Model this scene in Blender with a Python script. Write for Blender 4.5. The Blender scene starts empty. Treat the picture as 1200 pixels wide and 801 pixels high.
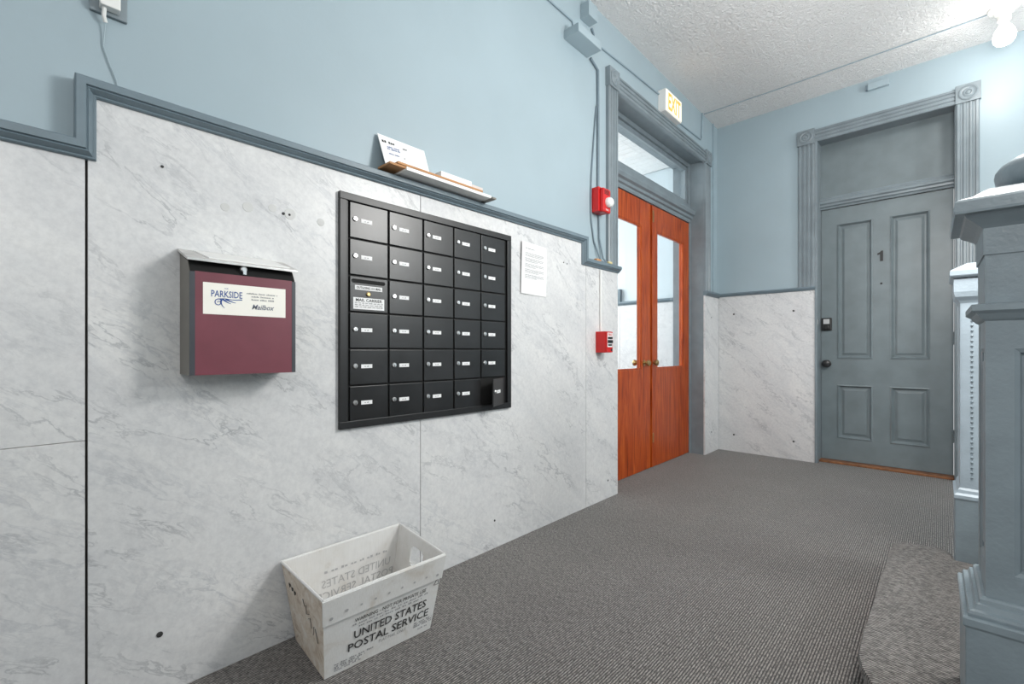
import bpy, bmesh, math, random
from mathutils import Vector, Matrix
random.seed(7)
R = math.radians
C = bpy.context.scene.collection
S = bpy.context.scene

# ------------------------------------------------------------ camera
CAM_YAW = R(43.3)
cam_d = bpy.data.cameras.new('camera'); cam = bpy.data.objects.new('camera', cam_d); C.objects.link(cam)
cam.location = (0, 0, 1.0); cam.rotation_euler = (R(90), 0, CAM_YAW)
cam_d.sensor_width = 36.0; cam_d.lens = 533.0/1200*36; cam_d.shift_y = 10.5/1200
cam_d.clip_start = 0.02
S.camera = cam

# ------------------------------------------------------------ world, lights, exposure
w = bpy.data.worlds.new('world'); S.world = w; w.use_nodes = True
bg = w.node_tree.nodes['Background']; bg.inputs[0].default_value = (0.95, 0.98, 1.0, 1); bg.inputs[1].default_value = 0.55
def area(name, loc, rot, sx, sy, power, col=(1, 1, 1)):
    l = bpy.data.lights.new(name, 'AREA'); l.shape = 'RECTANGLE'; l.size = sx; l.size_y = sy
    l.energy = power; l.color = col
    o = bpy.data.objects.new(name, l); C.objects.link(o); o.location = loc; o.rotation_euler = rot
    return o
def lamp(name, loc, power, size, col=(1.0, 0.985, 0.955)):
    l = bpy.data.lights.new(name, 'POINT'); l.energy = power; l.shadow_soft_size = size; l.color = col
    o = bpy.data.objects.new(name, l); C.objects.link(o); o.location = loc; return o
lamp('hall_fill_light', (0.75, -0.35, 1.95), 34, 0.25)  # added fill behind the camera, no fixture there
lamp('stair_lamp_light', (0.24, 2.02, 2.15), 92, 0.26)
lamp('right_fill_light', (2.25, 3.3, 2.05), 66, 0.18)  # added fill to lift ceiling and end wall, no real sconce
S.view_settings.view_transform = 'Standard'; S.view_settings.look = 'None'
S.view_settings.gamma = 1.0; S.view_settings.use_curve_mapping = False
S.view_settings.exposure = 0.3
BULB_POWER = 6.5

# ------------------------------------------------------------ materials
def srgb(r, g, b):
    f = lambda v: (v/255/12.92) if v/255 <= 0.04045 else ((v/255+0.055)/1.055)**2.4
    return (f(r), f(g), f(b), 1)
class NT:
    def __init__(s, name):
        s.m = bpy.data.materials.new(name); s.m.use_nodes = True
        s.t = s.m.node_tree; s.b = s.t.nodes['Principled BSDF']; s.out = s.t.nodes['Material Output']
    def n(s, typ, **kw):
        x = s.t.nodes.new(typ)
        for k, v in kw.items():
            if k.startswith('i_'):
                key = k[2:].replace('_', ' ')
                x.inputs[key].default_value = v
            else: setattr(x, k, v)
        return x
    def l(s, a, b): s.t.links.new(a, b)
    def coord(s, kind='Object', scale=(1, 1, 1), rot=(0, 0, 0)):
        c = s.n('ShaderNodeTexCoord'); m = s.n('ShaderNodeMapping')
        m.inputs['Scale'].default_value = scale; m.inputs['Rotation'].default_value = rot
        if kind == 'World':
            g = s.n('ShaderNodeNewGeometry'); s.l(g.outputs['Position'], m.inputs['Vector'])
        else: s.l(c.outputs[kind], m.inputs['Vector'])
        return m.outputs['Vector']
    def ramp(s, fac, stops):
        r = s.n('ShaderNodeValToRGB'); e = r.color_ramp.elements
        while len(e) < len(stops): e.new(0.5)
        for q, (p, c) in zip(e, stops): q.position = p; q.color = c
        s.l(fac, r.inputs['Fac']); return r.outputs['Color']
    def mix(s, fac, a, b, mode='MIX'):
        x = s.n('ShaderNodeMix', data_type='RGBA', blend_type=mode)
        for sock, v in ((x.inputs[0], fac), (x.inputs[6], a), (x.inputs[7], b)):
            if hasattr(v, 'is_output'): s.l(v, sock)
            else: sock.default_value = v
        return x.outputs[2]
    def bump(s, h, strength=0.3, dist=0.01):
        x = s.n('ShaderNodeBump'); x.inputs['Strength'].default_value = strength; x.inputs['Distance'].default_value = dist
        s.l(h, x.inputs['Height']); s.l(x.outputs['Normal'], s.b.inputs['Normal'])
    def noise(s, vec, scale, detail=3, rough=0.5, dist=0.0):
        x = s.n('ShaderNodeTexNoise'); x.inputs['Scale'].default_value = scale; x.inputs['Detail'].default_value = detail
        x.inputs['Roughness'].default_value = rough; x.inputs['Distortion'].default_value = dist
        s.l(vec, x.inputs['Vector']); return x.outputs['Fac']
def plain(name, col, rough=0.5, metal=0.0, var=0.05, vscale=14, bump=0.0, bscale=120, spec=None):
    k = NT(name); v = k.coord('World')
    dark = tuple(c*(1-var*2.2) for c in col[:3])+(1,); lite = tuple(min(1, c*(1+var)) for c in col[:3])+(1,)
    k.l(k.ramp(k.noise(v, vscale, 4), [(0.3, dark), (0.7, lite)]), k.b.inputs['Base Color'])
    k.b.inputs['Roughness'].default_value = rough; k.b.inputs['Metallic'].default_value = metal
    if spec is not None: k.b.inputs['Specular IOR Level'].default_value = spec
    if bump: k.bump(k.noise(v, bscale, 3), bump, 0.004)
    return k.m
M = {}
M['wall'] = plain('blue_wall_paint', srgb(161, 178, 186), 0.45, var=0.02, vscale=2.2, bump=0.06, bscale=70)
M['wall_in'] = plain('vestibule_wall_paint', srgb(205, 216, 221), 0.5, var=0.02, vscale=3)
M['rail'] = plain('slate_rail_paint', srgb(110, 126, 135), 0.4, var=0.05, vscale=9, bump=0.1, bscale=160)
M['trim'] = plain('slate_trim_paint', srgb(128, 139, 145), 0.36, var=0.06, vscale=9, bump=0.12, bscale=160)
M['door_grey'] = plain('grey_door_paint', srgb(118, 129, 133), 0.38, var=0.05, vscale=8, bump=0.10, bscale=120)
M['newel'] = plain('newel_paint', srgb(142, 155, 162), 0.33, var=0.06, vscale=12, bump=0.22, bscale=110)
M['black'] = plain('black_enamel', (0.016, 0.016, 0.017, 1), 0.33, var=0.25, vscale=6, bump=0.03, bscale=40)
M['black_frame'] = plain('black_satin_frame', (0.013, 0.013, 0.014, 1), 0.4, var=0.12)
M['void'] = plain('dark_recess', (0.004, 0.004, 0.004, 1), 0.8)
M['mortar'] = plain('dark_joint', (0.035, 0.033, 0.03, 1), 0.9)
M['chrome'] = plain('nickel', (0.72, 0.72, 0.72, 1), 0.28, 0.9, var=0.03)
M['brass'] = plain('aged_brass', (0.50, 0.36, 0.17, 1), 0.35, 0.85, var=0.12, vscale=60)
M['paper'] = plain('white_paper', (0.86, 0.86, 0.86, 1), 0.6, var=0.01)
M['ink'] = plain('black_ink', (0.03, 0.03, 0.03, 1), 0.6, var=0.05)
M['ink_grey'] = plain('grey_ink', (0.30, 0.30, 0.31, 1), 0.6, var=0.05)
M['ink_faint'] = plain('faint_ink', (0.45, 0.45, 0.455, 1), 0.6, var=0.05)
M['ink_blue'] = plain('blue_ink', srgb(38, 78, 150), 0.6, var=0.05)
M['red'] = plain('red_enamel', srgb(205, 30, 30), 0.35, var=0.05)
M['white_plastic'] = plain('white_plastic', (0.82, 0.82, 0.80, 1), 0.4, var=0.02)
M['steel'] = plain('brushed_steel', (0.66, 0.65, 0.63, 1), 0.36, 0.75, var=0.08, vscale=30)
M['steel_side'] = plain('taupe_metal', srgb(122, 118, 110), 0.42, 0.25, var=0.05)
M['charcoal'] = plain('charcoal_metal', srgb(70, 72, 78), 0.4, 0.1, var=0.04)
M['burgundy'] = plain('burgundy_enamel', srgb(120, 62, 73), 0.4, var=0.06, vscale=10)
M['cream'] = plain('cream_label', srgb(248, 245, 236), 0.5, var=0.01)
M['kraft'] = plain('kraft_paper', srgb(190, 140, 95), 0.7, var=0.08, vscale=20)
M['wire'] = plain('painted_wire', srgb(150, 168, 178), 0.45, var=0.05)
M['wire_grey'] = plain('grey_wire', srgb(120, 136, 146), 0.5, var=0.05)
M['threshold'] = plain('oak_threshold', srgb(140, 92, 58), 0.5, var=0.2, vscale=25)
M['board'] = plain('white_board_paint', (0.84, 0.84, 0.83, 1), 0.45, var=0.02)
M['porcelain'] = plain('porcelain', (0.85, 0.84, 0.80, 1), 0.25, var=0.01)
M['newel_lit'] = plain('newel_paint_lit', srgb(176, 190, 200), 0.36, var=0.05, vscale=12, bump=0.2, bscale=110)  # lighter copy of the newel paint, stair light put into the colour

def mk_marble(name, off, base=0.74, warm=0.0, rot=(R(36), 0, 0), sc=(2.0, 0.9, 2.7)):
    k = NT(name); g = k.n('ShaderNodeNewGeometry')
    mp = k.n('ShaderNodeMapping'); mp.inputs['Location'].default_value = off
    mp.inputs['Scale'].default_value = sc
    mr = k.n('ShaderNodeMapping'); mr.inputs['Rotation'].default_value = rot
    k.l(g.outputs['Position'], mr.inputs['Vector']); k.l(mr.outputs['Vector'], mp.inputs['Vector']); v = mp.outputs['Vector']
    big = k.noise(v, 2.0, 5, 0.6, 0.6)
    warp = k.n('ShaderNodeTexNoise'); warp.inputs['Scale'].default_value = 3.2; warp.inputs['Detail'].default_value = 6; k.l(v, warp.inputs['Vector'])
    add = k.n('ShaderNodeVectorMath', operation='MULTIPLY_ADD'); add.inputs[1].default_value = (0.55, 0.55, 0.55)
    k.l(warp.outputs['Color'], add.inputs[0]); k.l(v, add.inputs[2])
    def vein(scale, w0, w1, seed):
        m2 = k.n('ShaderNodeMapping'); m2.inputs['Location'].default_value = (seed, seed*1.7, seed*0.3); k.l(add.outputs[0], m2.inputs['Vector'])
        f = k.noise(m2.outputs['Vector'], scale, 8, 0.62)
        s1 = k.n('ShaderNodeMath', operation='SUBTRACT'); s1.inputs[1].default_value = 0.5; k.l(f, s1.inputs[0])
        s2 = k.n('ShaderNodeMath', operation='ABSOLUTE'); k.l(s1.outputs[0], s2.inputs[0])
        return k.ramp(s2.outputs[0], [(w0, (1, 1, 1, 1)), (w1, (0, 0, 0, 1))])
    mask = k.ramp(k.noise(v, 3.3, 4), [(0.42, (0, 0, 0, 1)), (0.66, (1, 1, 1, 1))])
    v1 = k.mix(1.0, vein(2.6, 0.0, 0.020, 3.0), mask, 'MULTIPLY')
    v2 = k.mix(1.0, vein(5.5, 0.0, 0.045, 11.0), k.ramp(k.noise(v, 2.1, 3), [(0.45, (0, 0, 0, 1)), (0.7, (1, 1, 1, 1))]), 'MULTIPLY')
    b = base
    col = k.ramp(big, [(0.28, (b*0.86, b*0.865, b*0.875, 1)), (0.5, (b*0.97, b*0.97, b*0.97, 1)), (0.75, (b*1.05, b*1.045+warm*0, b*1.03, 1))])
    col = k.mix(v2, col, (b*0.78, b*0.79, b*0.81, 1))
    col = k.mix(v1, col, (b*0.59, b*0.60, b*0.62, 1))
    fine = k.ramp(k.noise(k.coord('World'), 55, 5, 0.7), [(0.35, (0.84, 0.84, 0.85, 1)), (0.62, (1, 1, 1, 1))])
    col = k.mix(0.7, col, fine, 'MULTIPLY')
    k.l(col, k.b.inputs['Base Color']); k.b.inputs['Roughness'].default_value = 0.34
    k.b.inputs['Specular IOR Level'].default_value = 0.35
    k.bump(k.noise(k.coord('World'), 40, 4), 0.05, 0.003)
    return k.m
M['marble_a'] = mk_marble('carrara_marble_a', (0, 0, 0))
M['marble_back'] = mk_marble('carrara_marble_back', (3.1, 0.4, 6.6), rot=(0, R(-40), 0), sc=(0.9, 2.0, 2.7))
M['marble_b'] = mk_marble('carrara_marble_b', (7.3, 2.1, 4.2))
M['marble_c'] = mk_marble('carrara_marble_c', (1.7, 9.1, 2.2))

def mk_carpet(name, along):       # ribs run along world Y or X
    k = NT(name); v = k.coord('World')
    sc = (1, 0.38, 1) if along == 'Y' else (0.38, 1, 1)
    vs = k.coord('World', scale=sc)
    wv = k.n('ShaderNodeTexWave', wave_type='BANDS', bands_direction='X' if along == 'Y' else 'Y', wave_profile='SIN')
    wv.inputs['Scale'].default_value = 0.314/0.0082; wv.inputs['Distortion'].default_value = 0.6; wv.inputs['Detail'].default_value = 2
    wv.inputs['Detail Scale'].default_value = 6
    k.l(v, wv.inputs['Vector'])
    loop = k.noise(vs, 190, 2, 0.6); tuft = k.noise(v, 260, 2, 0.6); soil = k.noise(v, 3.0, 4)
    a = k.ramp(wv.outputs['Fac'], [(0.20, (0.022, 0.020, 0.019, 1)), (0.62, (0.225, 0.212, 0.202, 1))])
    b = k.mix(0.8, a, k.ramp(loop, [(0.38, (0.22, 0.21, 0.20, 1)), (0.62, (1.7, 1.68, 1.65, 1))]), 'MULTIPLY')
    c = k.mix(0.6, b, k.ramp(soil, [(0.3, (0.82, 0.81, 0.80, 1)), (0.7, (1.06, 1.05, 1.04, 1))]), 'MULTIPLY')
    k.l(c, k.b.inputs['Base Color']); k.b.inputs['Roughness'].default_value = 0.7; k.b.inputs['Specular IOR Level'].default_value = 0.35
    if 'Sheen Weight' in k.b.inputs: k.b.inputs['Sheen Weight'].default_value = 0.25; k.b.inputs['Sheen Roughness'].default_value = 0.5
    h = k.mix(0.4, wv.outputs['Color'], tuft)
    k.bump(h, 0.6, 0.004)
    return k.m
M['carpet'] = mk_carpet('ribbed_carpet', 'Y')
M['carpet_step'] = mk_carpet('ribbed_carpet_steps', 'X')

def mk_ceiling():
    k = NT('stomped_ceiling'); v = k.coord('World')
    n1 = k.noise(v, 26, 5, 0.62, 1.6); n2 = k.noise(v, 75, 3, 0.6, 0.8)
    h = k.mix(0.35, n1, n2)
    hh = k.ramp(h, [(0.38, (0, 0, 0, 1)), (0.62, (1, 1, 1, 1))])
    k.l(k.ramp(k.noise(v, 2, 3), [(0.3, (0.86, 0.855, 0.85, 1)), (0.7, (0.90, 0.895, 0.89, 1))]), k.b.inputs['Base Color'])
    k.b.inputs['Roughness'].default_value = 0.75
    k.bump(hh, 0.7, 0.016)
    return k.m
M['ceiling'] = mk_ceiling()

def mk_wood():
    k = NT('varnished_mahogany'); v = k.coord('World', scale=(9, 9, 0.55))
    n = k.noise(v, 3.2, 7, 0.62, 1.8); f = k.noise(k.coord('World', scale=(60, 60, 1.4)), 4, 4, 0.6)
    c = k.ramp(n, [(0.28, srgb(112, 40, 12)), (0.48, srgb(178, 72, 24)), (0.74, srgb(210, 108, 46))])
    c = k.mix(0.55, c, k.ramp(f, [(0.35, (0.62, 0.55, 0.5, 1)), (0.65, (1.08, 1.05, 1.0, 1))]), 'MULTIPLY')
    k.l(c, k.b.inputs['Base Color']); k.b.inputs['Roughness'].default_value = 0.3
    k.b.inputs['Coat Weight'].default_value = 0.1; k.b.inputs['Specular IOR Level'].default_value = 0.3; k.b.inputs['Coat Roughness'].default_value = 0.15
    k.bump(f, 0.06, 0.002); return k.m
M['wood'] = mk_wood()

def mk_glass():
    k = NT('pane_glass'); k.t.nodes.remove(k.b)
    tr = k.n('ShaderNodeBsdfTransparent'); tr.inputs[0].default_value = (0.93, 0.95, 0.95, 1)
    gl = k.n('ShaderNodeBsdfGlossy'); gl.inputs['Roughness'].default_value = 0.02
    lw = k.n('ShaderNodeLayerWeight'); lw.inputs[0].default_value = 0.5
    pw = k.n('ShaderNodeMath', operation='POWER'); pw.inputs[1].default_value = 5.0; k.l(lw.outputs['Facing'], pw.inputs[0])
    ma = k.n('ShaderNodeMath', operation='MULTIPLY_ADD'); ma.inputs[1].default_value = 0.9; ma.inputs[2].default_value = 0.05; k.l(pw.outputs[0], ma.inputs[0])
    mx = k.n('ShaderNodeMixShader'); k.l(ma.outputs[0], mx.inputs[0]); k.l(tr.outputs[0], mx.inputs[1]); k.l(gl.outputs[0], mx.inputs[2])
    k.l(mx.outputs[0], k.out.inputs['Surface']); return k.m
M['glass'] = mk_glass()
def mk_emit(name, col, st):
    k = NT(name); k.b.inputs['Base Color'].default_value = col
    k.b.inputs['Emission Color'].default_value = col; k.b.inputs['Emission Strength'].default_value = st; return k.m
M['bulb'] = mk_emit('glowing_bulb', (1, 0.98, 0.95, 1), 6.0)
M['exit_face'] = mk_emit('lit_exit_face', (1.0, 0.93, 0.80, 1), 0.35)
M['exit_ink'] = mk_emit('lit_exit_letters', srgb(238, 170, 70), 0.55)
def mk_tub():
    k = NT('corrugated_tub_plastic'); v = k.coord('World'); st = k.noise(v, 9, 5, 0.65, 0.4)
    fl = k.noise(k.coord('World', scale=(60, 60, 3)), 5, 2)
    c = k.ramp(st, [(0.26, (0.60, 0.56, 0.51, 1)), (0.42, (0.72, 0.71, 0.69, 1)), (0.7, (0.77, 0.77, 0.765, 1))])
    c = k.mix(0.3, c, k.ramp(fl, [(0.35, (0.85, 0.85, 0.85, 1)), (0.6, (1, 1, 1, 1))]), 'MULTIPLY')
    k.l(c, k.b.inputs['Base Color']); k.b.inputs['Roughness'].default_value = 0.42; k.bump(fl, 0.12, 0.002)
    return k.m
M['tub'] = mk_tub()
def mk_tub_dirty():
    k = NT('dirty_tub_plastic'); v = k.coord('World'); st = k.noise(v, 22, 6, 0.7, 0.8)
    c = k.ramp(st, [(0.30, (0.40, 0.30, 0.22, 1)), (0.47, (0.66, 0.57, 0.47, 1)), (0.68, (0.80, 0.76, 0.70, 1))])
    k.l(c, k.b.inputs['Base Color']); k.b.inputs['Roughness'].default_value = 0.5; return k.m
M['tub_dirty'] = mk_tub_dirty()

# ------------------------------------------------------------ mesh helpers
def wloc(o):
    v = Vector((0, 0, 0))
    while o is not None: v += o.location; o = o.parent
    return v
class MB:
    def __init__(s): s.v = []; s.f = []; s.mi = []; s.cur = 0
    def add(s, vs, fs):
        b = len(s.v); s.v += [tuple(p) for p in vs]; s.f += [tuple(b+i for i in q) for q in fs]; s.mi += [s.cur]*len(fs); return s
    def box(s, x0, x1, y0, y1, z0, z1):
        x0, x1 = min(x0, x1), max(x0, x1); y0, y1 = min(y0, y1), max(y0, y1); z0, z1 = min(z0, z1), max(z0, z1)
        vs = [(x, y, z) for z in (z0, z1) for y in (y0, y1) for x in (x0, x1)]
        return s.add(vs, [(0, 2, 3, 1), (4, 5, 7, 6), (0, 1, 5, 4), (2, 6, 7, 3), (0, 4, 6, 2), (1, 3, 7, 5)])
    def prism(s, poly, fn, a, b):      # poly of 2D points, fn(u, v, t) -> 3D
        n = len(poly); vs = [fn(u, v, a) for u, v in poly]+[fn(u, v, b) for u, v in poly]
        return s.add(vs, [tuple(range(n))[::-1], tuple(range(n, 2*n))]+[(i, (i+1) % n, n+(i+1) % n, n+i) for i in range(n)])
    def lathe(s, prof, org, axis='Z', seg=20):   # prof (radius, height)
        org = Vector(org); vs = []
        for r, h in prof:
            for i in range(seg):
                a = 2*math.pi*i/seg; p, q = r*math.cos(a), r*math.sin(a)
                vs.append(org+Vector({'Z': (p, q, h), 'X': (h, p, q), 'Y': (p, -h, q)}[axis]))
        fs = []
        for j in range(len(prof)-1):
            for i in range(seg):
                k = (i+1) % seg; fs.append((j*seg+i, j*seg+k, (j+1)*seg+k, (j+1)*seg+i))
        fs.append(tuple(range(seg))[::-1]); fs.append(tuple((len(prof)-1)*seg+i for i in range(seg)))
        return s.add(vs, fs)
    def tube(s, path, r, seg=8):
        path = [Vector(p) for p in path]; rings = []
        for i, p in enumerate(path):
            d = (path[min(i+1, len(path)-1)]-path[max(i-1, 0)]).normalized()
            a = d.cross(Vector((0.13, 0.31, 0.94))).normalized(); b = d.cross(a)
            rings.append([p+(a*math.cos(t)+b*math.sin(t))*r for t in [2*math.pi*k/seg for k in range(seg)]])
        vs = [q for g in rings for q in g]; fs = []
        for j in range(len(path)-1):
            for i in range(seg):
                k = (i+1) % seg; fs.append((j*seg+i, j*seg+k, (j+1)*seg+k, (j+1)*seg+i))
        fs.append(tuple(range(seg))[::-1]); fs.append(tuple((len(path)-1)*seg+i for i in range(seg)))
        return s.add(vs, fs)
    def build(s, name, mat, parent=None, origin=None, bevel=0.0, smooth=False, local=False):
        if parent is not None: o0 = Vector((0, 0, 0)) if local else wloc(parent)
        else: o0 = Vector(origin) if origin is not None else Vector((0, 0, 0))
        me = bpy.data.meshes.new(name); bm = bmesh.new()
        vs = [bm.verts.new(Vector(p)-o0) for p in s.v]
        for f, mi in zip(s.f, s.mi):
            try: q = bm.faces.new([vs[i] for i in f]); q.material_index = mi
            except ValueError: pass
        bmesh.ops.recalc_face_normals(bm, faces=bm.faces[:])
        if bevel:
            ed = [e for e in bm.edges if len(e.link_faces) == 2 and e.calc_face_angle(0) > 0.5]
            bmesh.ops.bevel(bm, geom=ed, offset=bevel, segments=2, affect='EDGES', profile=0.6, clamp_overlap=True)
        if smooth:
            for f in bm.faces: f.smooth = True
            for e in bm.edges:
                if len(e.link_faces) == 2 and e.calc_face_angle(0) > R(38): e.smooth = False
        bm.to_mesh(me); bm.free()
        for m in (mat if isinstance(mat, (list, tuple)) else [mat]): me.materials.append(M[m] if isinstance(m, str) else m)
        o = bpy.data.objects.new(name, me); C.objects.link(o)
        if parent is not None: o.parent = parent
        else: o.location = o0
        return o
def bx(name, mat, a, parent=None, origin=None, bevel=0.0, **k): return MB().box(*a).build(name, mat, parent, origin, bevel, **k)
def empty(name, loc, rz=0.0):
    o = bpy.data.objects.new(name, None); C.objects.link(o); o.location = loc; o.rotation_euler = (0, 0, rz); o.empty_display_size = 0.1; return o
def tag(o, label=None, cat=None, group=None, kind=None):
    for k, v in (('label', label), ('category', cat), ('group', group), ('kind', kind)):
        if v: o[k] = v
    return o
def struct(o, label=None, cat=None): return tag(o, label, cat, kind='structure')
def sweep(mb, poly, prof, fn):         # poly (a, b) in the wall plane; prof (in-plane offset to the right of travel, projection)
    P = [Vector(p) for p in poly]; rings = []
    for i, p in enumerate(P):
        d0 = (P[i]-P[i-1]).normalized() if i else None; d1 = (P[i+1]-P[i]).normalized() if i < len(P)-1 else None
        n0 = Vector((d0.y, -d0.x)) if d0 else None; n1 = Vector((d1.y, -d1.x)) if d1 else None
        if n0 is None: m = n1
        elif n1 is None: m = n0
        else: m = (n0+n1); m = m/(m.dot(n0))
        rings.append([fn(*(p+m*u), q) for u, q in prof])
    n = len(prof); vs = [q for g in rings for q in g]; fs = []
    for j in range(len(P)-1):
        for i in range(n): k = (i+1) % n; fs.append((j*n+i, j*n+k, (j+1)*n+k, (j+1)*n+i))
    fs += [tuple(range(n))[::-1], tuple((len(P)-1)*n+i for i in range(n))]
    mb.add(vs, fs)
class Frame:                            # a writing plane: origin, right, up, out
    def __init__(s, o, u, v):
        s.o = Vector(o); s.u = Vector(u).normalized(); s.v = Vector(v).normalized(); s.n = s.u.cross(s.v).normalized()
    def p(s, a, b, c=0.0): return s.o+s.u*a+s.v*b+s.n*c
def left_frame(y, z, x): return Frame((x, y, z), (0, 1, 0), (0, 0, 1))
def back_frame(x, z, y): return Frame((x, y, z), (1, 0, 0), (0, 0, 1))
def text_mesh(mb, body, fr, size, x=0.0, y=0.0, width=None, shear=0.0, bold=0.0, lift=0.0006, thick=0.0004, align='LEFT', mirror=False):
    cu = bpy.data.curves.new('lettering_source', 'FONT'); cu.body = body; cu.size = 1.0; cu.shear = shear; cu.offset = bold; cu.resolution_u = 2
    ob = bpy.data.objects.new('lettering_source', cu); C.objects.link(ob)
    dg = bpy.context.evaluated_depsgraph_get(); me = bpy.data.meshes.new_from_object(ob.evaluated_get(dg))
    xs = [v.co.x for v in me.vertices]; x0, x1 = min(xs), max(xs)
    k = size/0.7; kx = (width/(x1-x0)) if width else k      # size = cap height
    wd = (x1-x0)*kx; ox = x-(wd/2 if align == 'CENTER' else 0)
    vs = []
    for v in me.vertices:
        a = (v.co.x-x0)*kx
        if mirror: a = wd-a
        vs.append(fr.p(ox+a, y+v.co.y*k, lift))
    mb.add(vs, [tuple(p.vertices) for p in me.polygons])
    bpy.data.objects.remove(ob); bpy.data.curves.remove(cu); bpy.data.meshes.remove(me)
def scribble(mb, fr, x0, x1, y, h, lift=0.0006, words=(0.012, 0.03), gap=0.3):   # one line of print too small to read
    x = x0
    while x < x1-0.2*h:
        wd = min(random.uniform(*words), x1-x)
        n = max(1, int(wd/(h*0.75)))
        for i in range(n):
            a = x+wd*i/n; b = a+wd/n*0.72; t = y+h*random.choice((0.72, 0.72, 1.0))
            mb.add([fr.p(a, y, lift), fr.p(b, y, lift), fr.p(b, t, lift), fr.p(a, t, lift)], [(0, 1, 2, 3)])
        x += wd+h*(0.5+gap)

# ------------------------------------------------------------ the room
XL, XM = -1.665, -1.648            # plaster and marble faces of the left wall
YB, YM = 4.837, 4.82               # plaster and marble faces of the back wall
ZC = 3.275                         # ceiling
XR, YF = 2.6, -2.4                 # right wall, open front end of the hall
struct(bx('floor', 'carpet', (-4.4, XR+0.2, YF, 5.04, -0.1, 0.0)), 'grey ribbed carpet covering the hall floor', 'floor')
struct(bx('ceiling', 'ceiling', (-1.97, XR+0.2, YF, 5.04, ZC, ZC+0.1)), 'white stomped plaster ceiling over the hall', 'ceiling')
DY0, DY1 = 2.83, 4.455             # clear opening of the double doorway
m = MB(); m.box(-1.97, XL, YF, DY0-0.02, 0, ZC); m.box(-1.97, XL, DY0-0.02, DY1+0.02, 2.85, ZC); m.box(-1.97, XL, DY1+0.02, 5.04, 0, ZC)
wall_left = struct(m.build('wall_left', 'wall'), 'pale blue wall with marble wainscot and mailboxes', 'wall')
DX0, DX1 = -0.80, 0.078            # clear opening of the grey door
m = MB(); m.box(XL, DX0-0.02, YB, 5.04, 0, ZC); m.box(DX0-0.02, DX1+0.02, YB, 5.04, 2.90, ZC); m.box(DX1+0.02, XR, YB, 5.04, 0, ZC)
wall_back = struct(m.build('wall_back', 'wall'), 'pale blue end wall around the grey door', 'wall')
struct(bx('wall_right', 'wall', (XR, XR+0.2, YF, 5.04, 0, ZC)), 'pale blue wall beyond the stairs', 'wall')

# marble slabs on a dark joint bed
m = MB(); m.box(XL, XL+0.004, YF, 0.09, 0, 1.53); m.box(XL, XL+0.004, 0.09, 2.41, 0, 1.70); m.box(XL, XL+0.004, 2.41, DY0-0.003, 0, 1.555); m.box(XL, XL+0.004, DY1+0.003, YB-0.002, 0, 1.55)
m.build('joint_bed', 'mortar', wall_left)
bx('joint_bed', 'mortar', (XM, DX0-0.022, YB-0.004, YB, 0, 1.55), wall_back)
def slab(y0, y1, z0, z1, mat, parent=wall_left):
    return bx('marble_slab', mat, (XL+0.002, XM, y0, y1, z0, z1), parent, bevel=0.0012)
s0 = slab(-1.15, 0.101, 0.0, 0.762, 'marble_b'); slab(-1.15, 0.101, 0.7632, 1.535, 'marble_b')
slab(YF, -1.156, 0.0, 1.535, 'marble_c')
m = MB()      # tall slab with a chipped upper corner
m.prism([(0.1065, 0), (1.1665, 0), (1.1665, 1.70), (0.135, 1.70), (0.112, 1.672), (0.1065, 1.655)], lambda u, v, t: (t, u, v), XL+0.002, XM)
s1 = m.build('marble_slab', 'marble_a', wall_left, bevel=0.0012)
s2 = slab(1.1695, 2.437, 0.0, 1.70, 'marble_c')
s3 = slab(2.4395, DY0, 0.0, 1.57, 'marble_b')
s4 = slab(DY1, YM, 0.0, 1.55, 'marble_c')
s5 = bx('marble_slab', 'marble_back', (XM+0.001, DX0-0.02, YM, YB-0.002, 0, 1.555), wall_back, bevel=0.0012)
def screw_left(y, z, parent, r=0.007): MB().lathe([(r, 0), (r, 0.002), (r*0.5, 0.0035)], (XM, y, z), 'X', 10).build('screw', 'ink', parent)
for y, z, p, r in ((0.259, 0.179, s1, 0.008), (0.6, 1.473, s1, 0.005), (0.265, 1.536, s1, 0.004), (0.62, 1.473, s1, 0.004), (2.20, 1.531, s2, 0.004), (2.235, 1.528, s2, 0.004), (1.62, 0.14, s2, 0.005), (2.70, 0.12, s3, 0.006), (4.62, 1.33, s4, 0.006), (4.62, 0.20, s4, 0.006)):
    screw_left(y, z, p, r)
for x, z in ((-1.501, 1.366), (-0.984, 1.369), (-1.501, 0.166), (-0.984, 0.168)):
    MB().lathe([(0.009, 0), (0.009, 0.002), (0.005, 0.0035)], (x, YM, z), 'Y', 10).build('screw', 'ink', s5)
M['patch'] = plain('patch_grey', (0.60, 0.60, 0.59, 1), 0.5)
for y, z, r in ((0.622, 1.476, 0.019), (0.565, 1.484, 0.013), (0.49, 1.47, 0.016), (0.425, 1.455, 0.013), (0.73, 1.47, 0.014)):
    MB().lathe([(r, 0), (r, 0.0009), (r*0.9, 0.0011), (r*0.6, 0.0011)], (XM, y, z), 'X', 18).build('patch', 'patch', s1)

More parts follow.
